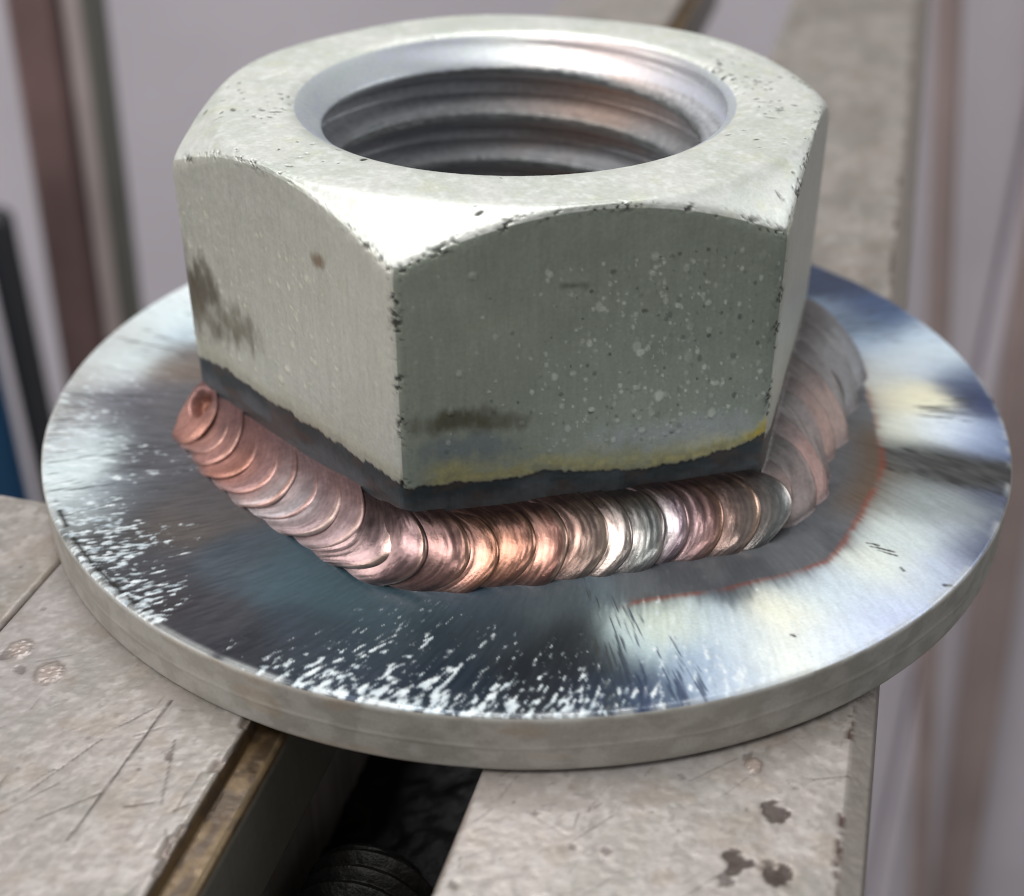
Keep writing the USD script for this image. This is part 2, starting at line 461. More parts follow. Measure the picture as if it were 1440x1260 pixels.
def smooth_grid(P, n, wrap=True, lam=0.5, rows=None):
    P = P.copy()
    for _ in range(n):
        a = np.roll(P, 1, 1) + np.roll(P, -1, 1)
        b = np.empty_like(P)
        b[1:-1] = P[2:] + P[:-2]
        b[0] = 2 * P[0]
        b[-1] = 2 * P[-1]
        Q = P * (1 - lam) + lam * (a + b) / 4
        Q[0], Q[-1] = P[0], P[-1]
        P = Q
    return P


# angles: equal steps along each flat, corners exact
segs = [250, 270, 150, 70, 70, 90]
starts = np.cumsum([0] + segs)[:-1]
tt = []
for k, seg in enumerate(segs):
    e = (np.arange(seg) / seg - 0.5) * A
    tt.append(ROT + (k + 0.5) * np.pi / 3 + np.arctan2(e, AP))
th = np.concatenate(tt)
NT = len(th)
loc = (th - ROT) % (np.pi / 3) - np.pi / 6
loc[starts] = -np.pi / 6
rh = AP / np.cos(loc)
facei = np.repeat(np.arange(6), segs)
fu = AP * np.tan(loc)                                # along the flat, mm from its middle
rows_r, rows_z = [], []
PITCH = 3.8
zb = np.linspace(0.2, H - 0.05, 190)
for z in zb:                                         # threaded bore, then the countersink
    ph = (z / PITCH - (th - ROT) / (2 * np.pi) + 0.294) % 1.0
    d = np.abs(ph - 0.5) * 2
    r = RB + 0.52 * PITCH * np.clip((1 - d - 0.17) / 0.60, 0, 1)
    cone = RCS - (H - z) * 1.17
    rows_r.append(np.maximum(r, cone))
    rows_z.append(np.full(NT, z))
nb = len(zb)
for r in np.linspace(RCS, RCH, 46):
    rows_r.append(np.full(NT, r))
    rows_z.append(np.full(NT, H))
zc = H - np.maximum(rh - RCH, 0.0) * 0.918
for t in np.linspace(0, 1, 28)[1:]:
    rows_r.append(RCH + (rh - RCH) * t)
    rows_z.append(H + (zc - H) * t)
for t in np.linspace(0, 1, 215)[1:]:
    rows_r.append(rh)
    rows_z.append(zc + (0.15 - zc) * t)
R_, Z_ = np.array(rows_r), np.array(rows_z)
P = np.stack([NX + R_ * np.cos(th), NY + R_ * np.sin(th), Z_], -1)
P[nb - 6:] = smooth_grid(P[nb - 6:], 130)
P[nb - 26:nb + 20] = smooth_grid(P[nb - 26:nb + 20], 10)
nflat = nb + 46
FU = np.broadcast_to(fu, R_.shape)
FI = np.broadcast_to(facei, R_.shape)
Zr = P[..., 2]
TH = np.broadcast_to(th, R_.shape)
rr = np.hypot(P[..., 0] - NX, P[..., 1] - NY)
side = np.zeros(R_.shape)
side[nflat + 27:] = 1
bore = np.zeros(R_.shape)
bore[:nb - 18] = 1
csk = np.zeros(R_.shape)
csk[nb - 18:nb] = 1
edge_corner = np.exp(-((AP * math.tan(math.pi / 6) - np.abs(FU)) / 0.45) ** 2) * sm(RCH - 1, RCH + 0.4, rr) * (side > 0)
edge_top = np.exp(-(((Zr - zc[None, :]) + 0.12) / 0.35) ** 2) * (rr > RCH - 0.4)
n_a = fbm(P * 0.45, 4, 1)
n_b = fbm(P * 2.2, 4, 2)
n_c = fbm(P * 5.0, 3, 3)
# base zinc: olive-grey, cloudier yellow-green in places
col = mix(lin(220, 221, 214), lin(208, 212, 203), sm(0.35, 0.65, n_a))
col = mix(col, lin(212, 214, 186), sm(0.55, 0.75, fbm(P * 0.8 + 9, 3, 5)) * 0.4)
col = mix(col, lin(230, 232, 230), sm(0.52, 0.70, n_b) * 0.45)
rough = 0.43 + 0.24 * (n_b - 0.5)
met = np.full(R_.shape, 0.42)
dsp = 0.022 * (n_b - 0.5) + 0.008 * (n_c - 0.5)
# fine vertical brush on the flats
brush = noise(np.stack([FU * 9, Zr * 0.8, FI * 13.0], -1), 8)
dsp += 0.012 * (brush - 0.5) * side
br2 = fbm(np.stack([FU * 3.0, Zr * 0.35, FI * 13.0], -1), 3, 9)
# front flat: duller, olive, pocked with pale drops to the right
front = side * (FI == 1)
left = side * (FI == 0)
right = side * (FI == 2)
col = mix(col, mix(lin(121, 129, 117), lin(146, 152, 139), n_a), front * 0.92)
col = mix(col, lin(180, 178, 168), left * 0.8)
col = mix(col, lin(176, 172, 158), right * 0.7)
rd = np.random.default_rng(11)
for _ in range(640):
    u, z = (rd.normal(4.5, 4.2) if rd.random() < 0.75 else rd.uniform(-11, 11.5)), rd.uniform(6.5, 19.5)
    if abs(u) > 11.8:
        continue
    s = rd.gamma(1.5, 0.036) + 0.05
    j = np.nonzero((np.abs(fu - u) < 3 * s) & (facei == 1))[0]
    sub = np.ix_(np.arange(nflat + 27, len(R_)), j)
    d = np.hypot((FU[sub] - u) / s, (Zr[sub] - z) / (s * rd.uniform(0.8, 1.5)))
    d = d + 0.5 * (n_c[sub] - 0.5)
    t = sm(1.2, 0.7, d)
    dk_ = rd.random() < 0.22
    dsp[sub] = np.maximum(dsp[sub], dsp[sub] * (1 - t) + t * s * rd.uniform(0.06, 0.28))
    col[sub] = mix(col[sub], lin(70, 72, 66) if dk_ else lin(198, 203, 192), t * rd.uniform(0.1, 0.85) ** 1.3)
for _ in range(260):                                  # specks on the left flat
    u, z = rd.uniform(-12, 6), rd.uniform(7, 18.5)
    s = rd.gamma(2.0, 0.035) + 0.05
    j = np.nonzero((np.abs(fu - u) < 3 * s) & (facei == 0))[0]
    sub = np.ix_(np.arange(nflat + 27, len(R_)), j)
    t = sm(1.25, 0.55, np.hypot((FU[sub] - u) / s, (Zr[sub] - z) / s))
    dsp[sub] += t * s * 0.12
    col[sub] = mix(col[sub], lin(214, 210, 194), t * 0.5)


def face_mark(fi, u, z, ru, rz, color, k, rag=1.0, seed=0):
    global col
    n = fbm(np.stack([FU * 1.6, Zr * 0.7, FI * 3.0], -1), 4, 40 + seed) - 0.5
    d = np.hypot((FU - u) / ru, (Zr - z) / rz) + rag * n * 1.6
    col = mix(col, lin(*color), sm(1.35, 0.15, d) * k * side * (FI == fi))


def along_face(fi, x, y):
    a = ROT + (fi + 0.5) * math.pi / 3
    return -(x - NX) * math.sin(a) + (y - NY) * math.cos(a)


col = col * (1 + 0.15 * (br2 - 0.5) * side + 0.05 * (brush - 0.5) * side)[..., None]
# heat smears of the photograph's flats
face_mark(1, along_face(1, -4.8, -20.5), 9.7, 3.2, 0.85, (78, 74, 56), 0.85, 0.9, 1)
face_mark(1, along_face(1, -2.0, -19.8), 9.2, 2.3, 0.7, (84, 80, 62), 0.7, 0.9, 2)
face_mark(1, along_face(1, -4.0, -20.2), 7.6, 4.2, 1.0, (112, 122, 128), 0.7, 1.0, 3)
face_mark(1, along_face(1, 9.0, -17.2), 7.0, 6.0, 1.3, (168, 172, 178), 0.55, 1.0, 4)
face_mark(0, along_face(0, -22.5, -5.6), 11.2, 2.6, 2.6, (96, 88, 76), 0.9, 1.1, 5)
face_mark(0, along_face(0, -19.6, -8.6), 9.9, 2.4, 1.6, (104, 96, 80), 0.75, 1.1, 6)
face_mark(0, along_face(0, -24.0, -3.9), 11.0, 1.6, 3.4, (92, 84, 72), 0.8, 1.0, 9)
face_mark(0, along_face(0, -22.5, -5.6), 9.0, 3.4, 1.8, (112, 104, 90), 0.7, 1.1, 10)
face_mark(0, along_face(0, -12.8, -15.8), 18.2, 0.7, 0.55, (118, 96, 72), 0.8, 1.2, 7)
face_mark(1, along_face(1, 2.5, -18.6), 18.0, 1.0, 0.3, (82, 84, 70), 0.8, 1.4, 8)
# yellow band just above the burnt zone, then bare slate-grey heated steel down to the weld
zburn = np.select([FI == 0, FI == 1, FI == 2], [5.55 + 0 * FU, 5.15 - 0.55 * np.exp(-((FU - 4.0) / 5.0) ** 2) + 0.9 * sm(9.5, 12, FU), 5.3 + 0 * FU], 5.0)
rag = (noise(np.stack([FU * 6.5, Zr * 0.5, FI * 7.0], -1), 17) - 0.5) * 0.22 + (noise(np.stack([FU * 3.1, Zr * 0.5, FI * 7.0], -1), 19) - 0.5) * 0.2 + (fbm(np.stack([FU * 0.35, Zr * 0.1, FI * 7.0], -1), 3, 18) - 0.5) * 0.9
hgt = Zr - zburn - rag
pat = fbm(np.stack([FU * 0.55, Zr * 1.2, FI * 5.0], -1), 4, 91)
yel = sm(0.0, 0.12, hgt) * sm(2.0, 0.2, hgt + 2.6 * (pat - 0.5)) * side * (0.45 + 0.8 * sm(0.35, 0.62, pat) + 0.5 * np.exp(-((FU + 9.2) / 1.4) ** 2))
yel = np.clip(yel * 1.25, 0, 1)
col = mix(col, mix(lin(184, 174, 118), lin(150, 146, 104), n_b), yel * ((FI == 1) * 0.8 * sm(-11.3, -9.5, FU) + (FI == 0) * 0.22))
col = mix(col, lin(212, 212, 200), yel * (FI == 1) * sm(3.5, 9, FU) * sm(0.5, 1.2, hgt) * 0.6)
col = mix(col, lin(196, 170, 40), yel * (FI == 1) * sm(10, 11.6, FU) * 0.7)
fr_ = sm(1.1, 0.0, hgt + 0.9 * (pat - 0.5)) * side
col = mix(col, lin(112, 108, 96), fr_ * 0.35 * sm(0.35, 0.6, n_b + 0.2 * (FI == 0)))
burn = sm(0.08, -0.12, hgt) * side
slate = mix(lin(58, 64, 67), lin(96, 100, 104), sm(0.3, 0.7, 0.6 * n_a + 0.4 * sm(0, -2.6, hgt)))
slate = mix(slate, lin(86, 70, 64), sm(0.5, 0.65, pat) * 0.5)
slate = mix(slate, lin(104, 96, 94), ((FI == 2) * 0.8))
col = mix(col, slate, burn)
met = met * (1 - burn) + 0.6 * burn
rough = rough * (1 - burn) + 0.40 * burn
dsp -= 0.05 * burn
# edges: chipped black along the chamfer line and the vertical corners
nk = fbm(P * 0.9, 4, 23)
nk2 = fbm(P * 3.7 + 0.31, 3, 24)
chip = np.maximum(edge_top * 0.9 * ((FI == 1) + 0.8 * (FI == 0) + 0.9 * (FI == 2)), edge_corner * 0.9 * (Zr > 5)) * sm(0.54, 0.66, 0.5 * nk + 0.5 * nk2)
col = mix(col, lin(52, 50, 46), np.clip(chip * 1.3, 0, 0.92))
dsp -= 0.09 * chip + 0.05 * edge_top * (nk2 - 0.3)
pale = np.exp(-((Zr - zc[None, :] - 0.45) / 0.45) ** 2) * (rr > RCH + 0.1) * (1 - side)
col = mix(col, lin(228, 230, 227), pale * 0.35)
# little black pits scattered on the top and on the right chamfer corner
for cx, cy, n, sp in ((20.2, 5.0, 40, 1.2), (17.5, -8.0, 22, 2.6), (-17.0, -2.0, 22, 1.6), (15.8, 4.0, 30, 1.2), (-20.0, 1.0, 16, 1.8), (4, -17.2, 14, 6), (-12.5, 5.0, 14, 1.2), (17, -13.3, 30, 0.9), (0, 20, 10, 5), (13.2, 8.0, 16, 1.0), (14.5, 9.5, 18, 1.0), (16.5, -1.0, 20, 0.9), (-14.0, -9.5, 16, 2.0)):
    for _ in range(n):
        x, y, s, an = rd.normal(cx, sp), rd.normal(cy, sp), rd.gamma(2, 0.026) + 0.04, rd.uniform(0, 3)
        m_ = (np.abs(P[..., 0] - x) < 5 * s) & (np.abs(P[..., 1] - y) < 5 * s) & (Zr > 19) & (side == 0)
        dx, dy = P[..., 0][m_] - x, P[..., 1][m_] - y
        t = sm(1.2, 0.6, np.hypot((dx * math.cos(an) + dy * math.sin(an)) / (2.2 * s), (dy * math.cos(an) - dx * math.sin(an)) / s))
        col[m_] = mix(col[m_], lin(44, 42, 40), t * rd.uniform(0.4, 1))
        dsp[m_] -= 0.05 * t
# pale scratches on the flat ring, at the far right
for a, b in (((11.5, 15.0), (16.5, 13.6)), ((12.6, 13.7), (18.0, 12.3)), ((15.3, 11.2), (19.3, 11.0)), ((14.2, 14.6), (15.8, 12.0)), ((-19, 5), (-17, 8))):
    d = seg_dist(P[..., 0], P[..., 1], a, b) + 20 * (Zr < 21)
    t = np.exp(-(d / 0.13) ** 2)
    col = mix(col, lin(235, 236, 232), t * 0.6)
    dsp += 0.03 * t - 0.03 * np.exp(-((d - 0.22) / 0.12) ** 2)
# countersink and thread: smoother steel with lilac and coppery heat tints
tn = fbm(np.stack([np.cos(TH) * 2, np.sin(TH) * 2, Zr * 0.3], -1), 3, 51)
turn = noise(np.stack([Zr * 9 - TH * 2, 0 * TH, 0 * TH], -1), 52)
cs_col = mix(lin(196, 203, 203), lin(180, 182, 196), sm(0.3, 0.7, 0.5 * tn + 0.5 * n_b))
warm = np.exp(-((((TH - math.radians(62)) + np.pi) % (2 * np.pi) - np.pi) / 0.45) ** 2)
cs_col = mix(cs_col, lin(214, 190, 180), warm * 0.6)
col = mix(col, cs_col, csk)
bore_col = mix(lin(182, 184, 188), lin(150, 152, 158), turn)
bore_col = mix(bore_col, lin(200, 172, 158), np.clip(warm * 0.8 * sm(0.35, 0.6, tn), 0, 1))
cr0 = np.exp(-((rr - RB) / 0.20) ** 2)
bore_col = mix(bore_col, lin(112, 116, 116), cr0 * 0.75)
col = mix(col, bore_col, bore)
run = np.exp(-((rr - 14.75 - 0.25 * (TH - 1.0)) / 0.07) ** 2) * sm(0.55, 0.7, TH) * sm(1.5, 1.25, TH) * csk
col = mix(col, lin(70, 66, 66), run * 0.8)
dsp -= 0.035 * run
met = met + (0.55 - met) * np.clip(bore, 0, 1)
rough = rough + (0.41 + 0.3 * (n_b - 0.5) + 0.07 * bore - rough) * np.clip(csk + bore, 0, 1)
dsp = dsp * (1 - bore * 0.6) * (1 - csk * 0.5)
crest = bore * np.exp(-((rr - RB) / 0.25) ** 2)
dsp += crest * 0.22 * (fbm(P * 2.6, 3, 9) - 0.5)
q = grid_faces(len(R_), NT, True)
f = tri(q)
V = P.reshape(-1, 3)
nn = normals_of(V, f)
chk = (nn.reshape(P.shape)[nb + 20, :, 2]).mean()
if chk < 0:
    f, nn, q = f[:, ::-1], -nn, q[:, ::-1]
V = V + nn * dsp.reshape(-1, 1)
nn = normals_of(V, f)
V[:, 2] += TOP
tint, prm = col.reshape(-1, 3), np.stack([np.clip(rough, 0.12, 0.9), met, 0 * met], -1).reshape(-1, 3)
cut = (nb - 18) * NT
fb = f[(f < cut + NT).all(1)]
fo = f[(f >= cut).all(1)]
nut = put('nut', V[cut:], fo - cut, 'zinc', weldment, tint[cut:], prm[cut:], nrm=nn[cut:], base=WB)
put('thread', V[:cut + NT], fb, 'thread_steel', nut, tint[:cut + NT], prm[:cut + NT], nrm=nn[:cut + NT], base=WB)

# ---- washer
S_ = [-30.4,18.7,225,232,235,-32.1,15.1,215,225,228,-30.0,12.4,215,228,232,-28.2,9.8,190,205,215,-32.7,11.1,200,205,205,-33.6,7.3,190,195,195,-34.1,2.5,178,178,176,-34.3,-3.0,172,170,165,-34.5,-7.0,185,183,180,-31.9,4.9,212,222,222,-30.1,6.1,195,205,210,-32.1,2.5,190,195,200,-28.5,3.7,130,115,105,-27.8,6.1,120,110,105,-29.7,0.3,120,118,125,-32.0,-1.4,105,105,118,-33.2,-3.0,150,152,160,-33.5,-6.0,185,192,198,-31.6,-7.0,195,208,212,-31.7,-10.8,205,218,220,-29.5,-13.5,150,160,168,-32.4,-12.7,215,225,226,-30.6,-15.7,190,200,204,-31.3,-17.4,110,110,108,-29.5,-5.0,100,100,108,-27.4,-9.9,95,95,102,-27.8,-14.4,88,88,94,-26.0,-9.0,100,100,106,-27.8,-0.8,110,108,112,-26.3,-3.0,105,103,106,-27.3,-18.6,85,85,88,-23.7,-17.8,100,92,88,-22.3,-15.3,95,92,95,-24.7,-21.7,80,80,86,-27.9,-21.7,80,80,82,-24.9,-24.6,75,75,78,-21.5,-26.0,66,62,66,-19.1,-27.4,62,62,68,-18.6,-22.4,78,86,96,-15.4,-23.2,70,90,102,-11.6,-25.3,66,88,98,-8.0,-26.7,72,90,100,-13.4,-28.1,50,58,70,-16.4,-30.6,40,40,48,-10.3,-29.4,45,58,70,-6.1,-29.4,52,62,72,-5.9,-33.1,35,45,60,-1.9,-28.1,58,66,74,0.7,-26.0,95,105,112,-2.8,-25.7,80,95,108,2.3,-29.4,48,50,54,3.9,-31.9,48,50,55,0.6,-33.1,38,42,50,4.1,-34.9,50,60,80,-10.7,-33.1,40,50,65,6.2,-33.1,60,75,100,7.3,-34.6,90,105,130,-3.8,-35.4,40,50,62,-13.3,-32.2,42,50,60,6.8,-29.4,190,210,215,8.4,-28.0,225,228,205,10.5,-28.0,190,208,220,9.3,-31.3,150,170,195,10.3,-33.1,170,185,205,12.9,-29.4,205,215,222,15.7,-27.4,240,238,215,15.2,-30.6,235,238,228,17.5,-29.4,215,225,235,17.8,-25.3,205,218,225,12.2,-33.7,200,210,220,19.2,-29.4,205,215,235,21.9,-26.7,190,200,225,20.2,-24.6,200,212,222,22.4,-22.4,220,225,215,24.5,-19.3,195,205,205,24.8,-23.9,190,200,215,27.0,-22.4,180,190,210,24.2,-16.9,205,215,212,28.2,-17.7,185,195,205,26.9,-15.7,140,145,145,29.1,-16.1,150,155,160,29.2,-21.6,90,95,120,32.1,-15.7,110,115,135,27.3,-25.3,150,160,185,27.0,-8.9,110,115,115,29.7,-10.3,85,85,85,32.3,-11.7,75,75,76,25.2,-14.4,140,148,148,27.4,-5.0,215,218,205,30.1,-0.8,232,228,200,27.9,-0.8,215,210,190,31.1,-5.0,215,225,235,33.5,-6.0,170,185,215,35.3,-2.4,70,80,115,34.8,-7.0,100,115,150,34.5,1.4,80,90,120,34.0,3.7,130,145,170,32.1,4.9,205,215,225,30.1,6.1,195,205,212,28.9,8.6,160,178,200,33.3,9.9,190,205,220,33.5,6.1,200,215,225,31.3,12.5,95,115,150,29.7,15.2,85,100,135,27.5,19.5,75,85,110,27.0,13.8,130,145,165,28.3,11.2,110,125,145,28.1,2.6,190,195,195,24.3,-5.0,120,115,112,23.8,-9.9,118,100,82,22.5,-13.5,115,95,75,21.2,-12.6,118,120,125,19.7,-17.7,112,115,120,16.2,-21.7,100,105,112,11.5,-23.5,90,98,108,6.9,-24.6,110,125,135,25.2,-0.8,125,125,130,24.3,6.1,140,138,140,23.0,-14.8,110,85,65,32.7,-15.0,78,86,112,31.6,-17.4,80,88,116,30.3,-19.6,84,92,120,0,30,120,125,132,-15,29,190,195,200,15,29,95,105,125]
D_ = [-29.2,-20.2,0.6,-27.4,-22.4,0.55,-25.9,-22.4,0.6,-23.5,-26.0,0.8,-24.2,-25.7,0.75,-25.4,-24.3,0.6,-22.5,-26.0,0,-23.8,-22.4,0.1,-29.8,-17.8,0.75,-28.8,-16.1,0.6,-28.7,-13.5,0.4,-29.6,-9.0,0.4,-28.6,-10.8,0.05,-26.8,-14.4,0,-30.5,-18.6,0.3,-29.0,-19.0,0.5,-32.9,-9.0,0.55,-32.2,-5.0,0.4,-30.8,-4.0,0.1,-20.7,-28.1,0,-17.2,-31.0,0.05,-15.1,-31.3,0.1,-14.5,-32.2,0.35,-12.3,-33.7,0.55,-12.5,-31.9,0.3,-9.8,-34.6,0.75,-10.0,-32.5,0.45,-9.4,-30.0,0.2,-9.6,-28.1,0.08,-7.0,-35.1,0.8,-6.7,-33.1,0.4,-6.4,-31.0,0.18,-4.2,-35.6,0.75,-4.3,-33.7,0.3,-3.9,-31.3,0.16,-4.4,-28.7,0.1,-1.8,-35.7,0.7,-1.8,-34.0,0.3,-1.0,-31.3,0.12,0.5,-35.9,0.65,0.6,-34.0,0.2,1.0,-31.9,0.08,3.3,-35.6,0.7,3.4,-34.0,0.15,5.3,-35.3,0.6,5.8,-33.7,0.2,7.3,-35.0,0.5,7.9,-33.1,0.35,10.2,-34.3,0.3,-1.9,-26.7,0,-14.7,-28.1,0,-20.0,-22.4,0,-11.5,-26.0,0,4.4,-29.4,0.03,10.8,-29.4,0.1,20.6,-22.4,0,32.4,6.1,0,24.3,-5.0,0,-26.9,-5.0,0,-30.0,12.4,0,2.4,-26.7,0,9.3,-30.6,0.25]
K_ = [30.7,-2.6,0.5,32.7,-3.1,0.45,28.5,-2.5,0,34.5,-3.5,0,31,-5,0,31,0,0,22.9,-20.5,0,19.9,-26.0,0,24.3,-14.4,0,8.7,-33.1,0.3,7.4,-33.7,0.38,8.5,-31.3,0.2,10.4,-32.5,0.12,12.4,-32.5,0,10.8,-29.4,0,-33.9,6.1,0.1,-33.0,12.4,0.1,-30.1,9.8,0.15,-31.9,-6.0,0.15,-6.1,-29.4,0,-20.0,-22.4,0,31.0,12.5,0.15,27.9,18.0,0.15,28.7,3.3,0,0,-33,0,29,-21,0]
RIM = np.array([5.5,-26.0,7.5,-25.4,9.5,-25.0,11.8,-24.5,14.1,-23.7,17.0,-22.6,19.3,-21.3,20.5,-19.5,21.7,-17.3,23.0,-14.8,24.4,-12.2,25.2,-9.9,25.8,-6.0,26.2,-2.4,26.8,3.7,26.4,8.0]).reshape(-1, 2)
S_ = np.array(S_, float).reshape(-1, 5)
D_ = np.array(D_, float).reshape(-1, 3)
K_ = np.array(K_, float).reshape(-1, 3)
RW, NW = 36.0, 1800
tw = np.concatenate([np.radians(np.linspace(-40, 160, 70, endpoint=False))[42:] * 0 + np.radians(np.linspace(45, 135, 28, endpoint=False)) if False else np.radians(np.linspace(50, 130, 120, endpoint=False)), np.radians(np.linspace(130, 410, NW - 120, endpoint=False))])
prof = [(r, 0.0) for r in np.arange(14.0, 35.5, 0.11)]
prof += [(35.62 + 0.38 * math.sin(t), -0.38 + 0.38 * math.cos(t)) for t in np.linspace(0, math.pi / 2, 7)]
prof += [(36.0, -z) for z in np.arange(0.5, 3.75, 0.12)]
prof += [(35.7 + 0.3 * math.cos(t), -3.81 - 0.3 * math.sin(t)) for t in np.linspace(0, math.pi / 2, 5)]
prof += [(33.0, -4.11), (20, -4.11), (14.0, -4.11)]
prof = np.array(prof)
ntop = len(np.arange(14.0, 35.5, 0.11))
Rg, Tg = np.meshgrid(prof[:, 0], tw, indexing='ij')
Zg = np.repeat(prof[:, 1:], NW, 1)
X, Y = Rg * np.cos(Tg), Rg * np.sin(Tg)
top = np.zeros(Rg.shape)
top[:ntop + 4] = 1
arc = Tg * 32.0
# radial scratchy noise drives every tint border
st1 = fbm(np.stack([arc * 1.5 + Rg * 0.5, Rg * 0.28, 0 * Rg], -1), 3, 61)
st2 = noise(np.stack([arc * 4.2 + Rg * 1.6, Rg * 0.9, 0 * Rg], -1), 62)
st3 = noise(np.stack([arc * 5.0 + Rg * 2.0, Rg * 1.9, 0 * Rg], -1), 63)
Ta0 = np.degrees(np.where(Tg > math.radians(180), Tg, Tg + 2 * np.pi))
cl = fbm(np.stack([X * 0.35, Y * 0.35, 0 * X], -1), 4, 64)
tr = np.exp(-(((Ta0 - 287) / 9) ** 2)) + 0.35 * np.exp(-(((Ta0 - 205) / 18) ** 2))
warp = (0.7 + 1.3 * tr) * (st1 - 0.5) + (0.25 + 0.5 * tr) * (st2 - 0.5)
k = 1 + warp / np.maximum(Rg, 1)
XW, YW = X * k + 0.8 * (cl - 0.5), Y * k
low = slice(None)
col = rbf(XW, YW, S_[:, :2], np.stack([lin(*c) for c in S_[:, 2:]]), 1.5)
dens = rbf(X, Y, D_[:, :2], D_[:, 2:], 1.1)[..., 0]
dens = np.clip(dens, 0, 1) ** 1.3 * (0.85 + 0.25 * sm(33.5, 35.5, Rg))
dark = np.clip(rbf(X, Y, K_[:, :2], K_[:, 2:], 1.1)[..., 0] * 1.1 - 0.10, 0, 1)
st4 = noise(np.stack([arc * 7.5 + Rg * 3.2, Rg * 3.0, 0 * Rg], -1), 79)
sp = 0.22 * st2 + 0.36 * st3 + 0.40 * st4 + 0.35 * (st1 - 0.07) + 0.35 * fbm(np.stack([X * 2.6, Y * 2.6, 0 * X], -1), 3, 67)
sp = (sp - sp.mean()) / sp.std()
from scipy.special import ndtri
thr = ndtri(np.clip(1 - dens * 0.9, 0.0005, 0.9995))
white = sm(-0.6, 1.1, sp - thr) * (dens > 0.004)
lum = col.mean(-1)
# where white zinc survives over dark oxide
base_dark = mix(lin(72, 74, 80), lin(40, 48, 60), sm(-24, -30, Y))
zone = sm(0.02, 0.15, dens)
wal = sm(0.2, 0.7, fbm(np.stack([X * 1.6, Y * 1.6, 0 * X], -1), 3, 77) + 0.25 * zone)
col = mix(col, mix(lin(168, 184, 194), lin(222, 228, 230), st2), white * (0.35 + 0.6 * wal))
sk = 0.5 * noise(np.stack([arc * 5.5 + Rg * 0.8, Rg * 0.35, 0 * Rg], -1), 65) + 0.5 * noise(np.stack([arc * 11, Rg * 0.6, 0 * Rg], -1), 66)
sk = (sk - sk.mean()) / sk.std()
dk = sm(-0.6, 0.7, sk - ndtri(np.clip(1 - dark, 0.0005, 0.9995))) * (dark > 0.004)
col = mix(col, np.minimum(col, mix(lin(74, 76, 76), lin(58, 70, 98), sm(20, 12, X) * sm(4, 7, X))), dk * 0.8)
# the dark brushed patch that runs out to the rim on the right, and the grey smear below it
along_r = np.hypot(X - 26.0, Y + 9.0)
dseg = seg_dist(X, Y, (26.6, -9.4), (36.2, -12.6)) / (1.25 + 0.09 * along_r)
dkp = sm(1.25, 0.75, dseg + 0.9 * (st1 - 0.5) + 0.5 * (st2 - 0.5) + 0.3 * (st4 - 0.5)) * (0.8 + 0.5 * (st3 - 0.5))
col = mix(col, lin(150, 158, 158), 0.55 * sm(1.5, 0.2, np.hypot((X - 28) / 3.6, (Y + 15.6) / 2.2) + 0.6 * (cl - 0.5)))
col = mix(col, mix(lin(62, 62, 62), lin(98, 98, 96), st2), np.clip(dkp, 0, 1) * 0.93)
for a, b, w in (((26.0, -24.1), (27.5, -24.2), 0.14), ((22.3, -20.0), (23.6, -20.6), 0.09), ((22.6, -20.4), (23.7, -21.0), 0.08), ((22.1, -19.6), (22.8, -19.9), 0.07), ((23.7, -22.3), (23.8, -22.6), 0.12), ((15.6, -28.9), (15.7, -29.0), 0.12)):
    col = mix(col, lin(52, 50, 50), 0.9 * np.exp(-((seg_dist(X, Y, a, b) + 0.1 * (st4 - 0.5)) / w) ** 2) * top)
# faint brushing on everything
col = col * (1 + 0.07 * (st2 - 0.5) + 0.07 * (st4 - 0.5))[..., None]
# red-brown border of the heated zone on the right
dmin = np.full(Rg.shape, 9.0)
wob = 0.25 * (cl - 0.5) + 0.12 * (st2 - 0.5)
for a, b in zip(RIM[:-1], RIM[1:]):
    dmin = np.minimum(dmin, seg_dist(X, Y, a, b))
strength = sm(26.5, 22, Y + 40) * 0 + np.where(Y < -8, 1.0, 0.55) * sm(4.5, 6.5, X)
rimw = np.exp(-((dmin + 1.6 * wob) / 0.34) ** 2) * sm(0.25, 0.6, noise(np.stack([X * 0.7, Y * 0.7, 0 * X], -1), 78) + 0.15)
col = mix(col, lin(142, 72, 54), rimw * strength * 0.75)
# grey halo inside that border: signed by distance from the nut centre
rimr = np.interp(Tg % (2 * np.pi), *(lambda t, r: (t[np.argsort(t)], r[np.argsort(t)]))(np.concatenate([np.arctan2(RIM[:-2, 1], RIM[:-2, 0]) % (2 * np.pi)]), np.hypot(*RIM[:-2].T)))
Ta = np.where(Tg > math.radians(180), Tg, Tg + 2 * np.pi)
ang_ok = sm(math.radians(279), math.radians(286), Ta) * sm(math.radians(382), math.radians(362), Ta)
halo = sm(0.1, -0.25, Rg - rimr + wob) * ang_ok
hcol = mix(lin(112, 114, 118), lin(96, 98, 104), sm(0.35, 0.65, cl))
hcol = mix(hcol, lin(112, 92, 74), sm(3.0, 0.2, rimr - Rg) * sm(-18, -14, Y) * sm(-3, -7, Y) * 0.85)
col = mix(col, hcol, halo * 0.92)
